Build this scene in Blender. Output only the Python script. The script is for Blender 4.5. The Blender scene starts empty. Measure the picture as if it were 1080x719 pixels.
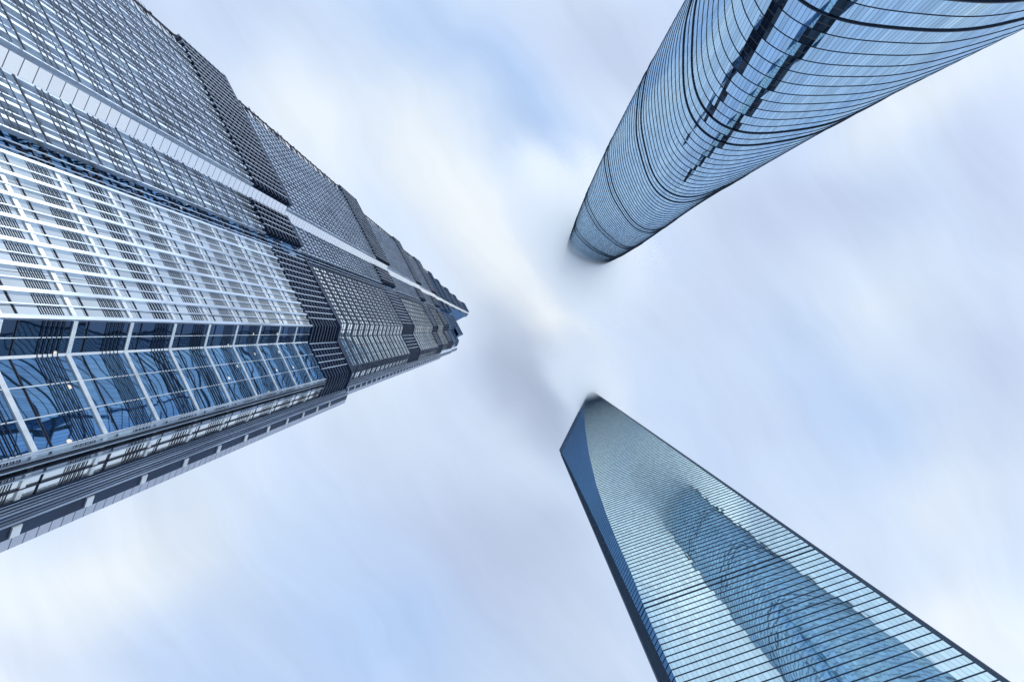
import bpy, math, random
from mathutils import Vector
random.seed(7)
S = bpy.context.scene
COL = S.collection
R = math.radians

# ------------------------------------------------------------------ camera, sky, sun, exposure
FPX = 430.0                      # focal length in pixels of the 1080 px wide photograph
CX, CY = 536.0, 350.0            # where the zenith falls in the photograph
EYE = 1.6
cam = bpy.data.objects.new('camera', bpy.data.cameras.new('camera'))
COL.objects.link(cam)
cam.location = (0, 0, EYE)
cam.rotation_euler = (math.pi, 0, 0)          # straight up: +X to the right, +Y down the picture
cam.data.sensor_width = 36.0
cam.data.lens = 36.0 * FPX / 1080.0
cam.data.shift_x = (540.0 - CX) / 1080.0
cam.data.shift_y = -(359.5 - CY) / 1080.0
cam.data.clip_start = 0.1
cam.data.clip_end = 20000
S.camera = cam

SUN_DIR = Vector((0.42, -0.78, 0.45)).normalized()
SUN_EL = math.asin(SUN_DIR.z)
SUN_AZ = math.atan2(SUN_DIR.x, SUN_DIR.y)
sl = bpy.data.lights.new('sun', 'SUN')
sl.energy = 0.9
sl.angle = R(16)
sl.color = (1.0, 0.975, 0.94)
sun = bpy.data.objects.new('sun', sl)
COL.objects.link(sun)
sun.rotation_euler = SUN_DIR.to_track_quat('Z', 'Y').to_euler()
sun.location = (0, 0, 900)

S.view_settings.view_transform = 'Standard'
S.view_settings.look = 'None'
S.view_settings.exposure = 0.0
S.view_settings.gamma = 1.0
S.view_settings.use_curve_mapping = False
S.cycles.use_denoising = True
S.cycles.max_bounces = 42
S.cycles.glossy_bounces = 5
S.cycles.diffuse_bounces = 3
S.cycles.volume_bounces = 40
S.cycles.use_adaptive_sampling = True
S.cycles.adaptive_threshold = 0.012


def build_world():
    w = bpy.data.worlds.new('World')
    S.world = w
    w.use_nodes = True
    nt = w.node_tree
    nt.nodes.clear()
    N, Lk = nt.nodes.new, nt.links.new
    out = N('ShaderNodeOutputWorld')
    bg = N('ShaderNodeBackground')
    bg.inputs['Strength'].default_value = 0.1
    Lk(bg.outputs[0], out.inputs[0])
    sky = N('ShaderNodeTexSky')
    sky.sky_type = 'NISHITA'
    sky.sun_disc = False
    sky.sun_elevation = SUN_EL
    sky.sun_rotation = SUN_AZ
    tc = N('ShaderNodeTexCoord')
    sep = N('ShaderNodeSeparateXYZ')
    Lk(tc.outputs['Generated'], sep.inputs[0])

    def mth(op, a, b=None):
        n = N('ShaderNodeMath')
        n.operation = op
        for i, v in enumerate((a, b)):
            if v is None:
                continue
            if isinstance(v, (int, float)):
                n.inputs[i].default_value = v
            else:
                Lk(v, n.inputs[i])
        return n.outputs[0]

    def vm(op, a, b):
        n = N('ShaderNodeVectorMath')
        n.operation = op
        for i, v in enumerate((a, b)):
            if isinstance(v, tuple):
                n.inputs[i].default_value = v
            else:
                Lk(v, n.inputs[i])
        return n
    z = mth('MAXIMUM', sep.outputs['Z'], 0.14)
    px = mth('DIVIDE', sep.outputs['X'], z)
    py = mth('DIVIDE', sep.outputs['Y'], z)
    cb = N('ShaderNodeCombineXYZ')
    Lk(px, cb.inputs[0])
    Lk(py, cb.inputs[1])
    P = cb.outputs[0]                        # position on a flat cloud deck one unit up

    def noise(vec, scale, detail, rough, rot=0.0, sc=(1, 1, 1)):
        mp = N('ShaderNodeMapping')
        mp.vector_type = 'TEXTURE'
        mp.inputs['Rotation'].default_value = (0, 0, rot)
        mp.inputs['Scale'].default_value = sc
        Lk(vec, mp.inputs[0])
        n = N('ShaderNodeTexNoise')
        n.noise_dimensions = '2D'
        n.inputs['Scale'].default_value = scale
        n.inputs['Detail'].default_value = detail
        n.inputs['Roughness'].default_value = rough
        Lk(mp.outputs[0], n.inputs['Vector'])
        return n
    wn = noise(P, 1.9, 3, 0.5)
    off = vm('SUBTRACT', wn.outputs['Color'], (0.5, 0.5, 0.5))
    off2 = vm('MULTIPLY', off.outputs[0], (0.26, 0.26, 0))
    PW = vm('ADD', P, off2.outputs[0]).outputs[0]

    def mix(f, a, b):
        n = N('ShaderNodeMix')
        n.data_type = 'RGBA'
        if isinstance(f, (int, float)):
            n.inputs[0].default_value = f
        else:
            Lk(f, n.inputs[0])
        for k, v in ((6, a), (7, b)):
            if isinstance(v, tuple):
                n.inputs[k].default_value = (*v, 1)
            else:
                Lk(v, n.inputs[k])
        return n.outputs[2]

    def k10(c):
        return tuple(10 * x for x in c)
    W, B, L, G, Pl = (.93, .995, 1.04), (.42, .62, .97), (.58, .68, .92), (.39, .46, .61), (.69, .81, 1.0)
    n1 = noise(P, 1.2, 4, 0.5, rot=R(54), sc=(2.0, 0.8, 1))
    r1 = N('ShaderNodeMapRange')
    r1.inputs[1].default_value = 0.3
    r1.inputs[2].default_value = 0.7
    Lk(n1.outputs['Fac'], r1.inputs[0])
    c = mix(r1.outputs[0], k10((.55, .71, 1.0)), k10((.77, .885, 1.04)))
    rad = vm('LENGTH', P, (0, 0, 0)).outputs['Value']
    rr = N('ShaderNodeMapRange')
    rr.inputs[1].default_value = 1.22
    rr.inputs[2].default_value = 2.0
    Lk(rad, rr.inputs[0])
    c = mix(rr.outputs[0], c, k10((1.20, 1.27, 1.33)))     # extra brightness added low in the sky, mostly unseen, to lift tower reflections
    streak = R(56)
    blobs = [                                  # x, y, long, short, direction, colour, weight
        (240, 15, 70, 45, 0, L, .5), (430, 50, 120, 45, streak, B, .6), (540, 110, 150, 40, streak, B, .75),
        (640, 60, 80, 60, 0, L, .7), (590, 215, 80, 28, streak, B, .55), (320, 130, 80, 50, R(40), W, .75),
        (450, 170, 90, 45, streak, W, .6), (505, 215, 120, 50, streak, W, 1.0), (565, 305, 110, 28, streak, W, .95),
        (612, 375, 75, 12, streak, W, .65), (430, 255, 60, 40, 0, Pl, .5),
        (552, 385, 85, 34, R(58), G, .85), (580, 440, 45, 30, R(60), G, .45), (505, 395, 50, 50, 0, L, .5),
        (400, 470, 90, 60, 0, Pl, .5), (520, 590, 120, 75, R(20), L, .8), (560, 560, 70, 45, 0, G, .22),
        (420, 660, 90, 60, 0, B, .5), (290, 560, 90, 60, 0, B, .4), (110, 600, 150, 60, R(-20), W, .9),
        (40, 700, 70, 40, 0, L, .35), (720, 320, 70, 30, 0, Pl, .5), (690, 360, 60, 40, 0, Pl, .5),
        (770, 330, 60, 50, 0, L, .45), (840, 230, 90, 45, R(-20), L, .75), (900, 215, 70, 40, 0, G, .14),
        (1060, 180, 60, 90, 0, L, .7), (920, 320, 70, 60, 0, W, .45), (850, 350, 60, 40, 0, B, .3),
        (900, 440, 90, 40, R(20), B, .45), (1060, 400, 60, 90, 0, L, .5), (1000, 520, 70, 50, 0, W, .4),
        (1030, 650, 80, 50, R(40), W, .85), (960, 100, 110, 40, R(-27), W, .6), (660, 600, 70, 80, 0, Pl, .5),
        (800, 450, 60, 40, 0, L, .35)]
    for x, y, a, b, rot, colr, wt in blobs:
        mp = N('ShaderNodeMapping')
        mp.vector_type = 'TEXTURE'
        mp.inputs['Location'].default_value = ((x - CX) / FPX, (y - CY) / FPX, 0)
        mp.inputs['Rotation'].default_value = (0, 0, rot)
        mp.inputs['Scale'].default_value = (a / FPX, b / FPX, 1)
        Lk(PW, mp.inputs[0])
        d = vm('DOT_PRODUCT', mp.outputs[0], mp.outputs[0]).outputs['Value']
        g = mth('MULTIPLY', mth('POWER', 0.4, d), wt)
        c = mix(g, c, k10(colr))
    # long streaks drawn out by the wind
    n2 = noise(PW, 2.0, 5, 0.6, rot=R(56), sc=(4.0, 0.5, 1))
    r2 = N('ShaderNodeMapRange')
    r2.inputs[1].default_value = 0.25
    r2.inputs[2].default_value = 0.75
    r2.inputs[3].default_value = 0.91
    r2.inputs[4].default_value = 1.07
    Lk(n2.outputs['Fac'], r2.inputs[0])
    sv = N('ShaderNodeVectorMath')
    sv.operation = 'SCALE'
    Lk(c, sv.inputs[0])
    Lk(r2.outputs[0], sv.inputs['Scale'])
    c = sv.outputs[0]
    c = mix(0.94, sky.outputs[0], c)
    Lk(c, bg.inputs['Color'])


build_world()

# ------------------------------------------------------------------ helpers


class MB:
    """collects faces with metre UVs and builds ONE mesh object"""

    def __init__(self):
        self.v, self.f, self.uv, self.mi = [], [], [], []

    def quad(self, pts, uv=None, m=0):
        i = len(self.v)
        self.v.extend(pts)
        self.f.append(tuple(range(i, i + len(pts))))
        self.uv.append(uv or [(0, 0)] * len(pts))
        self.mi.append(m)

    def box8(self, p, m=0):
        """p: four bottom corners then four top corners"""
        i = len(self.v)
        self.v.extend(p)
        for q in ((3, 2, 1, 0), (4, 5, 6, 7), (0, 1, 5, 4), (1, 2, 6, 5), (2, 3, 7, 6), (3, 0, 4, 7)):
            self.f.append(tuple(i + k for k in q))
            self.uv.append([(0, 0)] * 4)
            self.mi.append(m)

    def bar(self, a, b, w, m=0):
        """square bar from a to b"""
        a, b = Vector(a), Vector(b)
        d = (b - a).normalized()
        up = Vector((0, 0, 1)) if abs(d.z) < 0.9 else Vector((1, 0, 0))
        x = d.cross(up).normalized() * w / 2
        y = d.cross(x).normalized() * w / 2
        self.box8([tuple(a + x + y), tuple(a - x + y), tuple(a - x - y), tuple(a + x - y),
                   tuple(b + x + y), tuple(b - x + y), tuple(b - x - y), tuple(b + x - y)], m)

    def strip(self, inner, outer, z0, z1, closed):
        """box-section band following a plan polyline"""
        n = len(inner)
        base = len(self.v)
        for k in range(n):
            ix, iy = inner[k][:2]
            ox, oy = outer[k][:2]
            self.v += [(ix, iy, z0), (ox, oy, z0), (ox, oy, z1), (ix, iy, z1)]
        rng = range(n) if closed else range(n - 1)
        for k in rng:
            a, b = base + 4 * k, base + 4 * ((k + 1) % n)
            for q in ((0, 1), (1, 2), (2, 3), (3, 0)):
                self.f.append((a + q[0], b + q[0], b + q[1], a + q[1]))
                self.uv.append([(0, 0)] * 4)
                self.mi.append(0)
        if not closed:
            for a in (base, base + 4 * (n - 1)):
                self.f.append((a, a + 1, a + 2, a + 3))
                self.uv.append([(0, 0)] * 4)
                self.mi.append(0)

    def build(self, name, mats, parent=None, smooth=False):
        o0 = parent_origin(parent)
        me = bpy.data.meshes.new(name)
        me.from_pydata([(x - o0[0], y - o0[1], zz - o0[2]) for x, y, zz in self.v], [], self.f)
        ul = me.uv_layers.new(name='UVMap')
        flat = [c for face in self.uv for t in face for c in t]
        ul.data.foreach_set('uv', flat)
        if not isinstance(mats, (list, tuple)):
            mats = [mats]
        for m in mats:
            me.materials.append(m)
        me.polygons.foreach_set('material_index', self.mi)
        if smooth:
            me.polygons.foreach_set('use_smooth', [True] * len(me.polygons))
        me.update()
        ob = bpy.data.objects.new(name, me)
        COL.objects.link(ob)
        if parent:
            ob.parent = parent
        return ob


ORIG = {}


def parent_origin(p):
    while p is not None and p.parent is not None:
        p = p.parent
    return ORIG.get(p.name, (0, 0, 0)) if p is not None else (0, 0, 0)


def thing(name, label, cat, loc, group=None):
    o = bpy.data.objects.new(name, None)
    COL.objects.link(o)
    o.location = loc
    o['label'] = label
    o['category'] = cat
    if group:
        o['group'] = group
    ORIG[o.name] = tuple(loc)
    return o


def offset_poly(pts, d, closed):
    """shift a plan polyline sideways by d to the right of its direction, mitred"""
    n = len(pts)
    res = []
    for k in range(n):
        a = pts[k - 1] if (closed or k > 0) else None
        b = pts[k]
        c = pts[(k + 1) % n] if (closed or k < n - 1) else None
        ns = []
        for p, q in ((a, b), (b, c)):
            if p is None or q is None:
                continue
            dx, dy = q[0] - p[0], q[1] - p[1]
            l = math.hypot(dx, dy) or 1
            ns.append((dy / l, -dx / l))
        if len(ns) == 1:
            nx, ny = ns[0]
            s = 1
        else:
            nx, ny = ns[0][0] + ns[1][0], ns[0][1] + ns[1][1]
            l = math.hypot(nx, ny) or 1
            nx, ny = nx / l, ny / l
            s = 1 / max(0.5, nx * ns[0][0] + ny * ns[0][1])
        res.append((b[0] + nx * d * s, b[1] + ny * d * s))
    return res


# ------------------------------------------------------------------ materials


def new_mat(name):
    m = bpy.data.materials.new(name)
    m.use_nodes = True
    nt = m.node_tree
    nt.nodes.clear()
    out = nt.nodes.new('ShaderNodeOutputMaterial')
    return m, nt, out


def paint(name, col, rough=0.5, metal=0.0, var=0.12, scale=0.6, spec=0.5, streak=(1, 1, 1)):
    m, nt, out = new_mat(name)
    b = nt.nodes.new('ShaderNodeBsdfPrincipled')
    nt.links.new(b.outputs[0], out.inputs[0])
    tc = nt.nodes.new('ShaderNodeTexCoord')
    n = nt.nodes.new('ShaderNodeTexNoise')
    n.inputs['Scale'].default_value = scale
    n.inputs['Detail'].default_value = 4
    mp = nt.nodes.new('ShaderNodeMapping')
    mp.inputs['Scale'].default_value = streak
    nt.links.new(tc.outputs['Object'], mp.inputs[0])
    nt.links.new(mp.outputs[0], n.inputs['Vector'])
    mr = nt.nodes.new('ShaderNodeMapRange')
    mr.inputs[1].default_value = 0.3
    mr.inputs[2].default_value = 0.7
    mr.inputs[3].default_value = 1 - var
    mr.inputs[4].default_value = 1 + var
    nt.links.new(n.outputs['Fac'], mr.inputs[0])
    mx = nt.nodes.new('ShaderNodeVectorMath')
    mx.operation = 'SCALE'
    mx.inputs[0].default_value = col
    nt.links.new(mr.outputs[0], mx.inputs['Scale'])
    nt.links.new(mx.outputs[0], b.inputs['Base Color'])
    b.inputs['Roughness'].default_value = rough
    b.inputs['Metallic'].default_value = metal
    b.inputs['Specular IOR Level'].default_value = spec
    return m


def glass(name, tint, dark, refl0, pane=(1.3, 2.2), seam=(0.04, 0.04), seamcol=(.02, .03, .05), tilt=0.006,
          wave=0.0, wscale=0.3, rough=0.02, var=0.15, lamps=0.0):
    """coated facade glass: mirror coat over a dark interior, panes and joints from metre UVs"""
    m, nt, out = new_mat(name)
    N, Lk = nt.nodes.new, nt.links.new
    uv = N('ShaderNodeUVMap')
    dv = N('ShaderNodeVectorMath')
    dv.operation = 'DIVIDE'
    dv.inputs[1].default_value = (pane[0], pane[1], 1)
    Lk(uv.outputs[0], dv.inputs[0])
    fl = N('ShaderNodeVectorMath')
    fl.operation = 'FLOOR'
    Lk(dv.outputs[0], fl.inputs[0])
    wn = N('ShaderNodeTexWhiteNoise')
    wn.noise_dimensions = '2D'
    Lk(fl.outputs[0], wn.inputs['Vector'])
    # tilted panes
    geo = N('ShaderNodeNewGeometry')
    sb = N('ShaderNodeVectorMath')
    sb.operation = 'SUBTRACT'
    sb.inputs[1].default_value = (.5, .5, .5)
    Lk(wn.outputs['Color'], sb.inputs[0])
    sc = N('ShaderNodeVectorMath')
    sc.operation = 'SCALE'
    sc.inputs['Scale'].default_value = tilt * 2
    Lk(sb.outputs[0], sc.inputs[0])
    ad = N('ShaderNodeVectorMath')
    ad.operation = 'ADD'
    Lk(geo.outputs['Normal'], ad.inputs[0])
    Lk(sc.outputs[0], ad.inputs[1])
    nrm = ad.outputs[0]
    if wave > 0:
        tn = N('ShaderNodeTexNoise')
        tn.inputs['Scale'].default_value = wscale
        tn.inputs['Detail'].default_value = 1.5
        a3 = N('ShaderNodeVectorMath')
        a3.operation = 'ADD'
        s3 = N('ShaderNodeVectorMath')
        s3.operation = 'SCALE'
        s3.inputs['Scale'].default_value = 40
        Lk(wn.outputs['Color'], s3.inputs[0])
        Lk(uv.outputs[0], a3.inputs[0])
        Lk(s3.outputs[0], a3.inputs[1])
        Lk(a3.outputs[0], tn.inputs['Vector'])
        s2 = N('ShaderNodeVectorMath')
        s2.operation = 'SUBTRACT'
        s2.inputs[1].default_value = (.5, .5, .5)
        Lk(tn.outputs['Color'], s2.inputs[0])
        s4 = N('ShaderNodeVectorMath')
        s4.operation = 'SCALE'
        s4.inputs['Scale'].default_value = wave
        Lk(s2.outputs[0], s4.inputs[0])
        a4 = N('ShaderNodeVectorMath')
        a4.operation = 'ADD'
        Lk(nrm, a4.inputs[0])
        Lk(s4.outputs[0], a4.inputs[1])
        nrm = a4.outputs[0]
    nz = N('ShaderNodeVectorMath')
    nz.operation = 'NORMALIZE'
    Lk(nrm, nz.inputs[0])
    gl = N('ShaderNodeBsdfGlossy')
    gl.inputs['Roughness'].default_value = rough
    mr = N('ShaderNodeMapRange')
    mr.inputs[3].default_value = 1 - var
    mr.inputs[4].default_value = 1.0
    Lk(wn.outputs['Value'], mr.inputs[0])
    tc = N('ShaderNodeVectorMath')
    tc.operation = 'SCALE'
    tc.inputs[0].default_value = tint
    Lk(mr.outputs[0], tc.inputs['Scale'])
    Lk(tc.outputs[0], gl.inputs['Color'])
    Lk(nz.outputs[0], gl.inputs['Normal'])
    df = N('ShaderNodeBsdfDiffuse')
    df.inputs['Color'].default_value = (*dark, 1)
    fr = N('ShaderNodeLayerWeight')
    fr.inputs['Blend'].default_value = 0.35
    fm = N('ShaderNodeMapRange')
    fm.inputs[3].default_value = refl0
    fm.inputs[4].default_value = 1.0
    Lk(fr.outputs['Fresnel'], fm.inputs[0])
    mx = N('ShaderNodeMixShader')
    Lk(fm.outputs[0], mx.inputs[0])
    Lk(df.outputs[0], mx.inputs[1])
    Lk(gl.outputs[0], mx.inputs[2])
    res = mx.outputs[0]
    if seam:
        fc = N('ShaderNodeVectorMath')
        fc.operation = 'FRACTION'
        Lk(dv.outputs[0], fc.inputs[0])
        sp = N('ShaderNodeSeparateXYZ')
        Lk(fc.outputs[0], sp.inputs[0])
        ms = []
        for i in (0, 1):
            if seam[i] <= 0:
                continue
            lt = N('ShaderNodeMath')
            lt.operation = 'LESS_THAN'
            lt.inputs[1].default_value = seam[i] / pane[i]
            Lk(sp.outputs[i], lt.inputs[0])
            ms.append(lt.outputs[0])
        f = ms[0]
        if len(ms) == 2:
            mm = N('ShaderNodeMath')
            mm.operation = 'MAXIMUM'
            Lk(ms[0], mm.inputs[0])
            Lk(ms[1], mm.inputs[1])
            f = mm.outputs[0]
        sd = N('ShaderNodeBsdfPrincipled')
        sd.inputs['Base Color'].default_value = (*seamcol, 1)
        sd.inputs['Roughness'].default_value = 0.5
        m2 = N('ShaderNodeMixShader')
        Lk(f, m2.inputs[0])
        Lk(res, m2.inputs[1])
        Lk(sd.outputs[0], m2.inputs[2])
        res = m2.outputs[0]
    if lamps:                                    # a few ceiling lamps alight behind the glass
        vo = N('ShaderNodeTexVoronoi')
        vo.voronoi_dimensions = '2D'
        vo.inputs['Scale'].default_value = 0.8
        Lk(uv.outputs[0], vo.inputs['Vector'])
        l1 = N('ShaderNodeMath')
        l1.operation = 'LESS_THAN'
        l1.inputs[1].default_value = 0.13
        Lk(vo.outputs['Distance'], l1.inputs[0])
        sx = N('ShaderNodeSeparateColor')
        Lk(vo.outputs['Color'], sx.inputs[0])
        l2 = N('ShaderNodeMath')
        l2.operation = 'GREATER_THAN'
        l2.inputs[1].default_value = 1 - lamps
        Lk(sx.outputs[0], l2.inputs[0])
        l3 = N('ShaderNodeMath')
        l3.operation = 'MULTIPLY'
        Lk(l1.outputs[0], l3.inputs[0])
        Lk(l2.outputs[0], l3.inputs[1])
        em = N('ShaderNodeEmission')
        em.inputs['Color'].default_value = (1, .97, .9, 1)
        em.inputs['Strength'].default_value = 0.9
        m3 = N('ShaderNodeMixShader')
        Lk(l3.outputs[0], m3.inputs[0])
        Lk(res, m3.inputs[1])
        Lk(em.outputs[0], m3.inputs[2])
        res = m3.outputs[0]
    Lk(res, out.inputs[0])
    return m


M = {}
# twisting tower
M['twist_glass'] = glass('twist_glass', (.56, .79, 1.0), (.03, .08, .17), .86, (1.0, 1.0), (.09, 0), (.05, .09, .17), .013, .02, .5, .03, .24)
M['twist_dark'] = glass('twist_dark', (.20, .28, .40), (.006, .012, .025), .12, (1.0, 0.5), (.03, .05), (.01, .015, .03), .03, .05, 1.2, .03, .7)
M['ring_metal'] = paint('ring_metal', (.012, .024, .055), .45, .3)
# wedge tower
M['wedge_glass'] = glass('wedge_glass', (.75, .96, 1.0), (.02, .06, .13), .86, (1.3, 2.19), (.07, 0), (.10, .17, .23), .004, .006, .4, .03, .16)
M['wedge_facet'] = glass('wedge_facet', (.08, .19, .35), (.02, .08, .17), .25, (1.3, 2.19), (.06, .05), (.03, .08, .16), .006, .01, .4, .03, .12)
M['fin_metal'] = paint('fin_metal', (.03, .066, .13), .4, .3)
M['edge_metal'] = paint('edge_metal', (.045, .08, .14), .45, .2)
# stepped tower
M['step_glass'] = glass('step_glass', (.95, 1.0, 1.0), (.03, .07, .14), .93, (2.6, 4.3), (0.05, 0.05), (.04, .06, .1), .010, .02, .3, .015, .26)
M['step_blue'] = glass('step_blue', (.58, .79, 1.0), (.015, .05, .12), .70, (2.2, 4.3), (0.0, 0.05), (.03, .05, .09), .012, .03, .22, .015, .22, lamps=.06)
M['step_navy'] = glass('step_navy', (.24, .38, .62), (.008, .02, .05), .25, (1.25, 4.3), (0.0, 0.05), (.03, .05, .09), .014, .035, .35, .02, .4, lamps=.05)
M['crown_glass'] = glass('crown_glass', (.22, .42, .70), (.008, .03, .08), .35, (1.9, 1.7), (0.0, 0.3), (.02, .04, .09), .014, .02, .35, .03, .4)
M['white_panel'] = glass('white_panel', (1.0, 1.0, 1.0), (.85, .88, .90), .90, (8.0, 1.07), (0, .07), (.10, .13, .18), .008, .0, .3, .15, .04)
M['bright_pane'] = glass('bright_pane', (.96, 1.0, 1.0), (.85, .90, .92), .75, (.85, 4.3), (0, .12), (.03, .05, .09), .008, .0, .3, .10, .12)
M['grey_panel'] = glass('grey_panel', (.78, .83, .95), (.42, .46, .55), .35, (8.0, .72), (0, .05), (.03, .04, .06), .012, .0, .3, .2, .1)
M['steel'] = paint('steel', (.66, .76, .90), .34, .7, .32, 1.3, streak=(1, 1, .10))
M['white_steel'] = paint('white_steel', (.88, .93, .98), .3, .55, .16, 1.1, streak=(1, 1, .25))
M['pipe'] = paint('pipe', (.018, .030, .062), .4, .4)
M['dark_steel'] = paint('dark_steel', (.022, .046, .105), .45, .4, .2)
M['louvre'] = paint('louvre', (.018, .040, .095), .5, .35, .25)
M['crown_steel'] = paint('crown_steel', (.035, .11, .24), .4, .4, .2)
M['plaza'] = paint('plaza', (.36, .37, .39), .8, 0, .15, .05)

# ------------------------------------------------------------------ ground
g = MB()
q = 6000
g.quad([(-q, -q, 0), (q, -q, 0), (q, q, 0), (-q, q, 0)])
go = g.build('ground', M['plaza'])
go['kind'] = 'structure'

# ------------------------------------------------------------------ twisting tower
TW = dict(sx=99.06, sy=-105.17, r0=45.894, k=.00113, e=.10432, a0=R(128.49), rate=R(.2525), e6=.0191)
NSEG = 250


def tw_point(j, Z, d=0.0):
    """point of the skin: j counts panes round the body, which turns and tapers with height"""
    a = 2 * math.pi * j / NSEG
    r = TW['r0'] * math.exp(-TW['k'] * Z) * (1 + TW['e'] * math.cos(3 * a) + TW['e6'] * math.cos(6 * a)) + d
    ph = a + TW['a0'] - TW['rate'] * (Z - 155)
    return (TW['sx'] + r * math.cos(ph), TW['sy'] + r * math.sin(ph), Z + EYE)


tw = thing('twisting_skyscraper', 'twisting rounded glass skyscraper ringed by curved dark floor lines, its top lost in cloud',
           'skyscraper', (TW['sx'], TW['sy'], 0))
belts = [-1.6, 28, 91, 147, 210, 278, 347, 411, 475, 540, 600]


levels = []
for b0, b1 in zip(belts[:-1], belts[1:]):
    nfl = max(3, round((b1 - b0) / 4.3))
    for i in range(nfl):
        levels.append((b0 + (b1 - b0) * i / nfl, b0 + (b1 - b0) * (i + 1) / nfl, i, nfl, b1))


rnd = random.Random(11)
# columns are fixed to panes of the body; found once where the strips start
s1 = [(0, 247, 60), (0, 248, 97), (0, 249, 112), (0, 251, 139), (0, 252, 150)]     # pane number at a height
s2 = [(0, 236, 60), (0, 238, 88), (0, 240, 109), (0, 242, 139), (0, 247, 178), (0, 248, 190)]


def col_at(st, z):
    st = sorted(st, key=lambda t: t[2])
    if z <= st[0][2]:
        return st[0][1]
    for a, b in zip(st[:-1], st[1:]):
        if z <= b[2]:
            return a[1] + (b[1] - a[1]) * (z - a[2]) / max(1e-6, b[2] - a[2])
    return st[-1][1]


zone_mb = {}
windows = []
for li, (z0, z1, i, nfl, b1) in enumerate(levels):
    dark = {}
    zm = (z0 + z1) / 2
    for si, (st_, z_end) in enumerate(((s1, 143), (s2, 186))):
        if 40 < zm < z_end:
            c0 = round(col_at(st_, zm))
            wd_ = rnd.choice((2, 2, 3)) if zm < 118 else (rnd.choice((1, 2)) if zm < 150 else 1)
            for d_ in range(wd_):
                dark[(c0 + d_ - wd_ // 2) % NSEG] = si
    mb = zone_mb.setdefault(b1, MB())
    wn = {}
    for j in range(NSEG):
        pts = [tw_point(j, z0), tw_point(j + 1, z0), tw_point(j + 1, z1), tw_point(j, z1)]
        m_ = wn.setdefault(dark[j], MB()) if j in dark else mb
        m_.quad(pts, [(j + .001, li + .02), (j + .999, li + .02), (j + .999, li + .98), (j + .001, li + .98)])
    windows += [(b1, m_) for m_ in wn.values()]
zone_o = {b1: m0.build('glass_skin', M['twist_glass'], tw) for b1, m0 in zone_mb.items()}
for b1, m_ in windows:
    m_.build('dark_window', M['twist_dark'], zone_o[b1])
rest = MB()
nring = 0
zl = [l[0] for l in levels] + [levels[-1][1]]
for li, z in enumerate(zl):
    thick = any(abs(z - b) < .1 for b in belts[1:]) or (li + 2 < len(zl) and any(abs(zl[li + 2] - b) < .1 for b in belts[1:]))
    d, h = (.34 + max(0, z - 90) * .0005, .28) if thick else (.12 + max(0, z - 90) * .0005, .09)
    inner = [tw_point(j, z, -.2) for j in range(NSEG)]
    outer = [tw_point(j, z, d) for j in range(NSEG)]
    vis = 55 < z < 470
    mb = MB() if vis and nring < 99 else rest
    mb.strip(inner, outer, z + EYE - h / 2, z + EYE + h / 2, True)
    if mb is not rest:
        nring += 1
        mb.build('belt_ring' if thick else 'floor_ring', M['ring_metal'], tw)
if rest.f:
    ro = rest.build('floor_ring', M['ring_metal'], tw)
    ro['kind'] = 'stuff'
cap = MB()
cap.quad([tw_point(j, zl[-1]) for j in range(NSEG)])
cap.build('roof', M['dark_steel'], tw)

# ------------------------------------------------------------------ wedge tower
k = 430 / 396.0
ZT = 490.0
A = (88.9 * ZT / FPX, 62.5 * ZT / FPX)
B = (55.7 * ZT / FPX, 128.8 * ZT / FPX)
C = (46.5 / k, 99.5 / k)
D = (A[0] + B[0] - C[0], A[1] + B[1] - C[1])
cut = [(0, .004), (60, .011), (107, .020), (118, .026), (133, .036), (155, .060), (177, .072), (199, .092), (238, .145),
       (289, .248), (350, .40), (424, .62), (460, .76), (490, .90)]


def cut_at(z):
    for (a, ta), (b, tb) in zip(cut[:-1], cut[1:]):
        if z <= b:
            return ta + (tb - ta) * (z - a) / (b - a)
    return cut[-1][1]


def lerp(p, q, t):
    return (p[0] + (q[0] - p[0]) * t, p[1] + (q[1] - p[1]) * t)


def wedge_plan(z):
    t = cut_at(max(0, z))
    # A, on AC, on CB, B, on BD, on DA
    return [A, lerp(C, A, t), lerp(C, B, t), B, lerp(D, B, t), lerp(D, A, t)]


wd = thing('wedge_skyscraper', 'tapering wedge-shaped glass skyscraper with closely spaced straight dark floor lines',
           'skyscraper', ((A[0] + B[0]) / 2, (A[1] + B[1]) / 2, 0))
HB = 2.19
bands = [-EYE + i * HB for i in range(int((ZT + EYE) / HB) + 1)]
faces = [MB() for _ in range(6)]


def orient(poly):
    a = sum(poly[i - 1][0] * poly[i][1] - poly[i][0] * poly[i - 1][1] for i in range(len(poly)))
    return a


for bi in range(len(bands) - 1):
    z0, z1 = bands[bi], bands[bi + 1]
    p0, p1 = wedge_plan(z0), wedge_plan(z1)
    for e in range(6):
        a0, b0 = p0[e], p0[(e + 1) % 6]
        a1, b1 = p1[e], p1[(e + 1) % 6]
        # u measured from the fixed corner so joints stay vertical
        if e in (0, 1, 2):
            fx, fy = (A if e == 0 else (lerp(A, B, .5) if e == 1 else B))
        else:
            fx, fy = (B if e == 3 else (lerp(A, B, .5) if e == 4 else A))
        dd = (b0[0] - a0[0], b0[1] - a0[1])
        l = math.hypot(*dd) or 1
        dd = (dd[0] / l, dd[1] / l)

        def U(p):
            return 200 + (p[0] - fx) * dd[0] + (p[1] - fy) * dd[1]
        uv = [(U(a0), bi * HB + .02), (U(b0), bi * HB + .02), (U(b1), bi * HB + HB - .02), (U(a1), bi * HB + HB - .02)]
        faces[e].quad([(*a0, z0 + EYE), (*b0, z0 + EYE), (*b1, z1 + EYE), (*a1, z1 + EYE)], uv)
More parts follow.
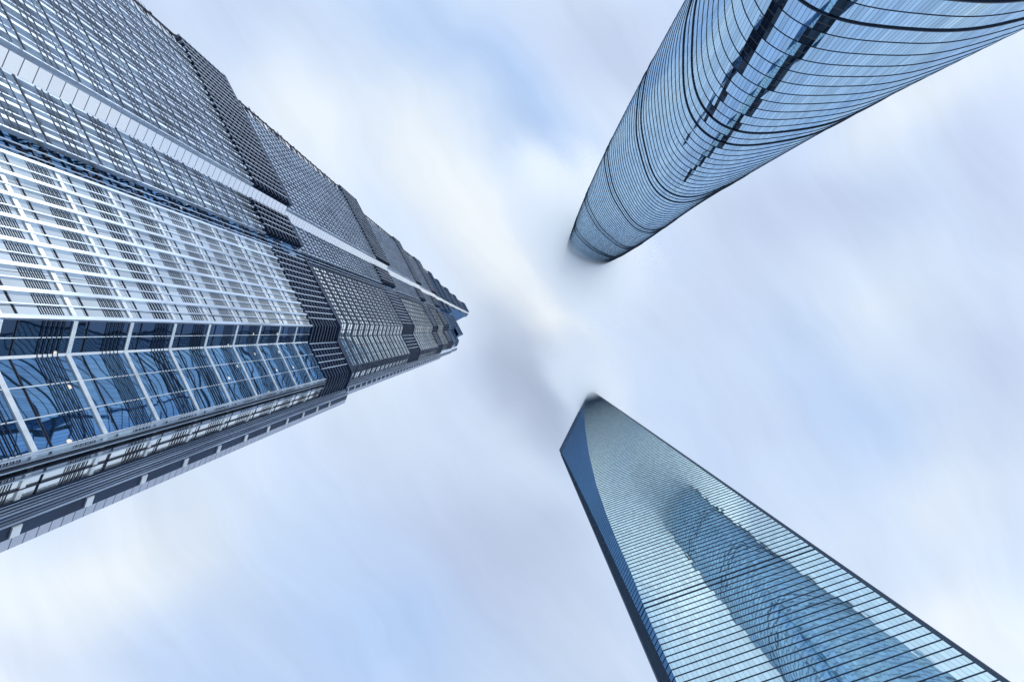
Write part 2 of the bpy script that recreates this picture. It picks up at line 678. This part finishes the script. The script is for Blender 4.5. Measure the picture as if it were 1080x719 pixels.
for e, mb in enumerate(faces):
    if e in (1, 4):
        o = mb.build('curved_facet', M['wedge_facet'], wd)
        o['label'] = 'smooth blue curved facet widening towards the top'
    else:
        mb.build('glass_facade', M['wedge_glass'], wd)
sgn = 1 if orient(wedge_plan(100)) > 0 else -1
rest = MB()
nf = 0
for bi, z in enumerate(bands):
    pl = wedge_plan(z)
    thick = abs(z - 135.5) < 2.3
    d, h = (.24, .17) if thick else (.15 + max(0, z - 150) * .0003, .11)
    # fins end on the fixed corners A and B
    mb = MB() if 75 < z and nf < 99 else rest
    df = d * max(0.18, 1 - max(0, z - 100) / 170)    # on the facets the fins shrink away with height
    if df > .01:
        for ln in ([pl[1], pl[2]], [pl[4], pl[5]]):
            mb.strip(offset_poly(ln, -.1 * sgn, False), offset_poly(ln, df * sgn, False), z + EYE - h / 2, z + EYE + h / 2, False)
    for ln in ([pl[5], pl[0], pl[1]], [pl[2], pl[3], pl[4]]):
        mb.strip(offset_poly(ln, -.1 * sgn, False), offset_poly(ln, d * sgn, False), z + EYE - h / 2, z + EYE + h / 2, False)
    if mb is not rest:
        nf += 1
        mb.build('floor_fin', M['fin_metal'], wd)
ro = rest.build('floor_fin', M['fin_metal'], wd)
ro['kind'] = 'stuff'
for P_ in (A, B):
    mb = MB()
    cx, cy = (A[0] + B[0]) / 2, (A[1] + B[1]) / 2
    ux, uy = P_[0] - cx, P_[1] - cy
    l = math.hypot(ux, uy)
    ux, uy = ux / l, uy / l
    vx, vy = -uy, ux
    w = .42
    pts = [(P_[0] + ux * a_ + vx * b_, P_[1] + uy * a_ + vy * b_) for a_, b_ in ((.62, -w), (.62, w), (-.35, w), (-.35, -w))]
    mb.box8([(*p, 0.01) for p in pts] + [(*p, ZT + EYE - 1) for p in pts])
    mb.build('corner_post', M['edge_metal'], wd)
mb = MB()
mb.quad([(*p, bands[-1] + EYE) for p in wedge_plan(bands[-1])])
mb.build('roof', M['dark_steel'], wd)

# ------------------------------------------------------------------ stepped tower
F = (.4600, .8879)
NR = (.8879, -.4600)


def fp(s, p):
    """facade coordinates: s along the face, p metres in front of the camera"""
    return (F[0] * s - NR[0] * p, F[1] * s - NR[1] * p)


st = thing('stepped_skyscraper', 'stepped skyscraper wrapped in a steel lattice with a white panel stripe up its face',
           'skyscraper', (-55, -15, 0))
# d: setback of the face, e1/e2: shortening at the far and near end, wall bottom, wall top, louvre top, floor height, corner scale
TIERS = [(0, 0, 0, -EYE, 64.3, 75.0, 4.30, 1.0), (.8, 1.3, 1.3, 75.0, 126, 140, 3.4, 1.0), (1.8, 3.2, 2.7, 140, 185, 196, 3.4, 1.10),
         (2.4, 5.0, 4.0, 196, 225, 240, 3.4, 1.15), (2.8, 7.5, 4.5, 240, 262, 272, 3.4, 1.15), (3.0, 9.5, -1.2, 272, 286, 296, 3.4, .04),
         (3.2, 11.5, 22.4, 296, 322, 336, 3.4, .04), (3.3, 13.5, 22.4, 336, 364, 378, 3.4, .04), (3.4, 16.0, 22.4, 378, 425, 449, 3.4, .04)]
PXM = .0785
CORNER = [(-8, 32), (35, 73), (-6, 18), (-9.1, 20.1), (8, 15), (-3.5, 10.6), (-3.5, 9.2)]


def plan(t):
    d, e1, e2, z0, z1, z2, h, cs = t
    p1, p2 = 25.5 + d, 27.2 + d
    full = e2 < 13
    na, nb_, rc = (-31.4, -29.0, .9) if full else (-37.65, -37.6, .01)       # the niche closes in the narrow crown
    pts = [fp(-62.8 + e1, p1), fp(-39.1, p1), fp(-37.7, p2), fp(na, p2), fp(na, p2 + rc), fp(nb_, p2 + rc),
           fp(nb_, p2), fp(-15.1 - e2, p2)]
    kinds = ['F1', 'BAND', 'F2', 'N', 'N', 'N', 'F3']
    x, y = pts[-1]
    for (dx, dy), kd in zip(CORNER, ['G1', 'G2', 'H0', 'H1', 'HG', 'HD', 'HL']):
        x, y = x + dx * PXM * cs, y + dy * PXM * cs
        pts.append((x, y))
        kinds.append(kd)
    bk = 46 - 2.2 * d
    pts.append((x - .93 * bk, y + .36 * bk) if cs > .5 else (x - .8879 * bk, y + .46 * bk))
    kinds.append('BACK')
    q0 = pts[0]
    pts.append((q0[0] - .8879 * bk, q0[1] + .46 * bk))
    kinds.append('BACK')
    kinds.append('BACK')
    return pts, kinds


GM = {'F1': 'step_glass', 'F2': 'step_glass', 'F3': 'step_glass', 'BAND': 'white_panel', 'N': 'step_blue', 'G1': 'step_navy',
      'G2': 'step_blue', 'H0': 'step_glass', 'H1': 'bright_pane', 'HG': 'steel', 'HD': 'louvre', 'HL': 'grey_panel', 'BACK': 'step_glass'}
PN = {'BAND': 'white_stripe', 'N': 'niche', 'HG': 'side_cladding', 'HL': 'edge_panel'}

nrib = 0
rib_rest = {}
for ti, t in enumerate(TIERS):
    d, e1, e2, z0, z1, z2, h, cs = t
    pts, kinds = plan(t)
    sg = 1 if orient(pts) > 0 else -1
    assert len(pts) == len(kinds)
    n = len(pts)
    Z0, Z1, Z2 = z0 + EYE, z1 + EYE, z2 + EYE
    tier = MB()
    # roof of the step
    tier.quad([(*p, Z2 - .3) for p in pts])
    tier_o = tier.build('setback_tier', M['dark_steel'], st)
    for i, kd in enumerate(kinds):
        a, b = pts[i], pts[(i + 1) % n]
        l = math.hypot(b[0] - a[0], b[1] - a[1])
        mb = MB()
        top = Z2 if kd in ('BAND', 'HL', 'N') else Z1
        if kd == 'BACK' or kd in ('G1', 'G2', 'F1', 'F2', 'F3'):
            top = Z2
        else:
            top = Z2
        mb.quad([(*a, Z0), (*b, Z0), (*b, top), (*a, top)], [(0, Z0 - 1.6), (l, Z0 - 1.6), (l, top - 1.6), (0, top - 1.6)])
        gm = GM[kd]
        if ti > 0 and kd in ('G1', 'G2'):
            gm = 'step_glass'
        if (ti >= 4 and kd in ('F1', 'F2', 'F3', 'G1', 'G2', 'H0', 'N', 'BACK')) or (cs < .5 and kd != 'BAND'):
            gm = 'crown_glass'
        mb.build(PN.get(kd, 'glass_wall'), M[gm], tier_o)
    # polyline carrying the horizontal members: everything in view except the stripe
    segF1 = [fp(-64.4 + e1, 25.5 + d), pts[1]]
    lvF1 = [fp(-66.0 + e1, 25.5 + d), pts[1]]
    right = pts[6:10]                     # F3, G1, G2, to the corner L3
    left2 = [pts[2], pts[3]]
    far = pts[9:12]                      # H0, H1

    def run(mb, line, z, hh, d0, d1):
        mb.strip(offset_poly(line, d0 * sg, False), offset_poly(line, d1 * sg, False), z - hh / 2, z + hh / 2, False)
    nfl = int((z1 - z0) / h)
    hh = (z1 - z0) / nfl
    low = ti == 0
    for fl in range(nfl):
        zf = Z0 + fl * hh
        segF1 = [fp(-63.6 + e1 - 2.2 * random.random(), 25.5 + d), pts[1]]
        if low and zf < 14:
            continue
        if low:
            mb = MB()
            for ln in (segF1, left2, right, far):
                run(mb, ln, zf + .15, .30, -.05, .10)
            mb.build('floor_band', M['white_steel'], tier_o)
            rails = MB()
            for ln in (segF1, left2, right, far):
                for q_ in range(5):
                    run(rails, ln, zf + 2.6 + q_ * .31, .05, .05, .10)
                run(rails, ln, zf + 1.15, .07, .0, .05)
            for ln, dd in ((segF1, .72), (left2, .62)):
                run(rails, ln, zf + .15, .13, dd + .01, dd + .08)
                for q_ in (0, 1, 2, 4):
                    run(rails, ln, zf + 1.7 + q_ * .5, .05, dd + .01, dd + .05)
            rails.build('sunshade_rails', M['pipe'], tier_o)
        else:
            mb = MB()
            for ln in (segF1, left2, right, far):
                run(mb, ln, zf + .5, .9 if ti < 2 else .7, -.05, .10)
                if ti < 4:
                    run(mb, ln, zf + 2.1, .10, .0, .06)
            if ti < 4:
                for ln, dd in ((segF1, .6), (left2, .5)):
                    run(mb, ln, zf + .5, .22, dd + .01, dd + .10)
                    run(mb, ln, zf + 2.1, .10, dd + .01, dd + .07)
            mb.build('floor_band', M['crown_steel' if ti >= 4 else 'dark_steel'], tier_o)
    # louvred crown of the tier
    lv = MB()
    ns = max(6, int((z2 - z1) / 1.07))
    for q_ in range(ns):
        zz = Z1 + (q_ + .5) * (z2 - z1) / ns
        for ln in (lvF1, left2, right, far):
            run(lv, ln, zz, .26 if ln is lvF1 or ln is left2 else .40, -.05, .86 if ln is lvF1 or ln is left2 else .2)
    lv.build('louvre_crown', M['louvre' if ti < 4 else 'crown_steel'], tier_o)
    lb = MB()
    for ln in (lvF1, left2, right, far):
        lb.strip(offset_poly(ln, .0, False), offset_poly(ln, (.9 if ln is lvF1 or ln is left2 else .4) * sg, False), Z2 - .4, Z2 + .3, False)
    lb.build('parapet', M['dark_steel' if ti < 4 else 'crown_steel'], tier_o)

    # vertical ribs on the three long faces and the corner faces
    def ribs(a, b, pitch, w, dep, mat, alt=None, zt=Z1, ends=True, d0=0.0):
        global nrib
        l = math.hypot(b[0] - a[0], b[1] - a[1])
        tx, ty = (b[0] - a[0]) / l, (b[1] - a[1]) / l
        nx, ny = ty * sg, -tx * sg
        m_ = max(1, round(l / pitch))
        for i in range(0 if ends else 1, m_ + (1 if ends else 0)):
            c = (a[0] + tx * l * i / m_, a[1] + ty * l * i / m_)
            ww, dd = (w, dep) if (alt is None or i % 2 == 0) else alt
            q4 = [(c[0] + tx * u + nx * v, c[1] + ty * u + ny * v) for u, v in ((-ww / 2, d0), (ww / 2, d0), (ww / 2, dd), (-ww / 2, dd))]
            mb = MB() if (nrib < 98 and ti < 2) else rib_rest.setdefault('crown_steel' if ti >= 4 else mat, MB())
            mb.box8([(*p, max(Z0, 6)) for p in q4] + [(*p, zt) for p in q4])
            if nrib < 98 and ti < 2:
                nrib += 1
                mb.build('rib', M[mat], tier_o)
    if low:
        ribs(pts[6], pts[7], 1.0, .30, .26, 'steel', (.10, .16))
        ribs(pts[2], pts[3], .9, .32, .62, 'steel', (.14, .5))
        ribs(pts[0], pts[1], .95, .34, .72, 'steel', (.14, .6))
        ribs(pts[7], pts[8], 1.3, .07, .08, 'white_steel')
        ribs(pts[8], pts[9], 1.95, .07, .08, 'white_steel')
        ribs(pts[9], pts[10], .4, .10, .3, 'steel')
        ribs(pts[9], pts[10], .5, .06, .5, 'pipe', ends=False)
        ribs(pts[10], pts[11], .85, .09, .12, 'pipe')
    else:
        ribs(pts[6], pts[7], 1.0 if ti < 2 else 1.8, .14, .20, 'dark_steel')
        ribs(pts[2], pts[3], .9, .22, .5, 'steel')
        ribs(pts[0], pts[1], .95, .28, .6, 'steel')
        ribs(pts[7], pts[8], 1.3, .12, .12, 'dark_steel')
        ribs(pts[8], pts[9], 1.95, .10, .10, 'dark_steel')
        ribs(pts[9], pts[10], .5, .14, .3, 'dark_steel')
    # slim posts across the louvred crown
    ps = MB()
    for (a, b), dp in (((lvF1[0], pts[1]), .94), ((pts[2], pts[3]), .94), ((pts[6], pts[7]), .30), ((pts[8], pts[9]), .30)):
        l = math.hypot(b[0] - a[0], b[1] - a[1])
        tx, ty = (b[0] - a[0]) / l, (b[1] - a[1]) / l
        nx, ny = ty * sg, -tx * sg
        for i in range(int(l / 1.1)):
            c = (a[0] + tx * (.4 + i * 1.1), a[1] + ty * (.4 + i * 1.1))
            q4 = [(c[0] + tx * u + nx * v, c[1] + ty * u + ny * v) for u, v in ((-.06, .1), (.06, .1), (.06, dp), (-.06, dp))]
            ps.box8([(*p, Z1) for p in q4] + [(*p, Z2 - .5) for p in q4])
    po = ps.build('louvre_post', M['steel'] if ti < 4 else M['crown_steel'], tier_o)
    po['kind'] = 'stuff'
    # bracing brackets in the niche, one per floor
    if ti < 4:
        br = MB()
        for fl in range(int((z2 - z0) / h)):
            zz = Z0 + fl * h
            if zz < 14:
                continue
            p2 = 27.2 + d
            for s_ in (-30.9, -30.2, -29.5):
                br.bar((*fp(s_, p2 + .75), zz), (*fp(s_, p2 - .15), zz + .9), .12)
                br.bar((*fp(s_, p2 + .75), zz + 1.8), (*fp(s_, p2 - .15), zz + .9), .12)
            br.bar((*fp(-31.3, p2 + .1), zz + .9), (*fp(-29.1, p2 + .1), zz + .9), .22)
            br.bar((*fp(-31.3, p2 + .1), zz + .0), (*fp(-29.1, p2 + .1), zz + .0), .14)
            br.bar((*fp(-31.3, p2 + .3), zz + 1.8), (*fp(-30.2, p2 + .3), zz + 4.1), .10)
            br.bar((*fp(-29.1, p2 + .3), zz + 1.8), (*fp(-30.2, p2 + .3), zz + 4.1), .10)
        br.build('bracing', M['pipe'], tier_o)
        rl = MB()
        for s_ in (-30.6, -29.8):
            rl.bar((*fp(s_, 27.2 + d + .02), max(Z0, 6)), (*fp(s_, 27.2 + d + .02), Z2), .10)
        rl.build('niche_rail', M['steel'], tier_o)
    # open lattice standing proud of the far end
    fr = MB()
    s_end = -62.8 + e1
    for s_, o_ in ((-1.2, .1), (-3.0, .1), (-2.1, .6)):
        pp = fp(s_end + s_, 25.5 + d - o_)
        fr.bar((*pp, max(Z0, 6)), (*pp, Z2), .13)
    nb = int((z2 - z0) / (h if low else h * .8))
    for fl in range(nb):
        zz = Z0 + (fl + .5) * (z2 - z0) / nb
        if zz < 14:
            continue
        fr.bar((*fp(s_end + .2, 25.5 + d), zz), (*fp(s_end - 3.2, 25.5 + d - .1), zz), .13)
        fr.bar((*fp(s_end - .2, 25.5 + d - .1), zz + .5), (*fp(s_end - 3.0, 25.5 + d - .1), zz - 1.6), .10)
        fr.bar((*fp(s_end - 2.1, 25.5 + d - .7), zz), (*fp(s_end - 3.0, 25.5 + d), zz), .26)
    fr.build('end_lattice', M['pipe'], tier_o)
    # white edge trims on the corner folds and white blocks in the dark side slot
    if low:
        tr = MB()
        for p_ in (pts[7], pts[8]):
            tr.box8([(p_[0] + a_, p_[1] + b_, 6) for a_, b_ in ((-.1, -.1), (.1, -.1), (.1, .1), (-.1, .1))] +
                    [(p_[0] + a_, p_[1] + b_, Z1) for a_, b_ in ((-.1, -.1), (.1, -.1), (.1, .1), (-.1, .1))])
        tr.build('corner_trim', M['white_steel'], tier_o)
    if ti < 3:
        for fl in range(int((z2 - z0) / h)):
            zz = Z0 + fl * h
            if zz < 10:
                continue
            bl = MB()
            run(bl, [lerp(pts[12], pts[13], .1), lerp(pts[12], pts[13], .9)], zz + .3, .5, 0, .12)
            bl.build('slot_block', M['white_steel'], tier_o)
        gr = MB()
        for q_ in range(7):
            c0 = lerp(pts[11], pts[12], q_ / 7)
            c1 = lerp(pts[11], pts[12], q_ / 7 + (.08 if q_ % 3 else .05))
            gr.strip(offset_poly([c0, c1], 0, False), offset_poly([c0, c1], .16 * sg, False), max(Z0, 6), Z2, False)
        gr.build('side_rib', M['dark_steel'], tier_o)
for mk, mb in rib_rest.items():
    ro = mb.build('rib', M[mk], st)
    ro['kind'] = 'stuff'
# crown block
tp, _ = plan(TIERS[-1])
cr = MB()
mid = (sum(p[0] for p in tp) / len(tp), sum(p[1] for p in tp) / len(tp))
cr.bar((*mid, 449), (*mid, 470), 2.0)
cr.build('spire', M['dark_steel'], st)

# ------------------------------------------------------------------ low cloud swallowing the tower tops


def cloud(name, label, loc, rad, dens, seed):
    me = bpy.data.meshes.new(name)
    import bmesh
    bm = bmesh.new()
    bmesh.ops.create_icosphere(bm, subdivisions=4, radius=1)
    for v in bm.verts:
        v.co = Vector((v.co.x * rad[0], v.co.y * rad[1], v.co.z * rad[2]))
    bm.to_mesh(me)
    bm.free()
    o = bpy.data.objects.new(name, me)
    COL.objects.link(o)
    o.location = loc
    o.rotation_euler = (0, 0, R(56))
    o['kind'] = 'stuff'
    o['label'] = label
    o['category'] = 'cloud'
    m, nt, out = new_mat(name)
    N, Lk = nt.nodes.new, nt.links.new
    v = N('ShaderNodeVolumePrincipled')
    v.inputs['Color'].default_value = (.985, .993, 1, 1)
    v.inputs['Anisotropy'].default_value = 0.8
    tc = N('ShaderNodeTexCoord')
    dv = N('ShaderNodeVectorMath')
    dv.operation = 'DIVIDE'
    dv.inputs[1].default_value = rad
    Lk(tc.outputs['Object'], dv.inputs[0])
    ln = N('ShaderNodeVectorMath')
    ln.operation = 'LENGTH'
    Lk(dv.outputs[0], ln.inputs[0])
    nz = N('ShaderNodeTexNoise')
    nz.inputs['Scale'].default_value = 0.022
    nz.inputs['Detail'].default_value = 4
    mp = N('ShaderNodeMapping')
    mp.inputs['Location'].default_value = (seed * 100, seed * 37, 0)
    mp.inputs['Scale'].default_value = (.35, 1.2, 1)
    Lk(tc.outputs['Object'], mp.inputs[0])
    Lk(mp.outputs[0], nz.inputs['Vector'])
    ml = N('ShaderNodeMath')
    ml.operation = 'MULTIPLY_ADD'
    Lk(nz.outputs['Fac'], ml.inputs[0])
    ml.inputs[1].default_value = 0.7
    Lk(ln.outputs['Value'], ml.inputs[2])
    mr = N('ShaderNodeMapRange')
    mr.interpolation_type = 'SMOOTHSTEP'
    mr.inputs[1].default_value = 1.2
    mr.inputs[2].default_value = 0.6
    mr.inputs[3].default_value = 0
    mr.inputs[4].default_value = dens
    Lk(ml.outputs[0], mr.inputs[0])
    Lk(mr.outputs[0], v.inputs['Density'])
    Lk(v.outputs[0], out.inputs['Volume'])
    me.materials.append(m)
    return o


cloud('cloud', 'pale cloud streaming past the top of the twisting tower', (88, -122, 500), (180, 110, 84), .06, 1)
cloud('cloud', 'thin grey cloud trailing off the tip of the wedge tower', (96, 57, 486), (105, 62, 62), .055, 2)
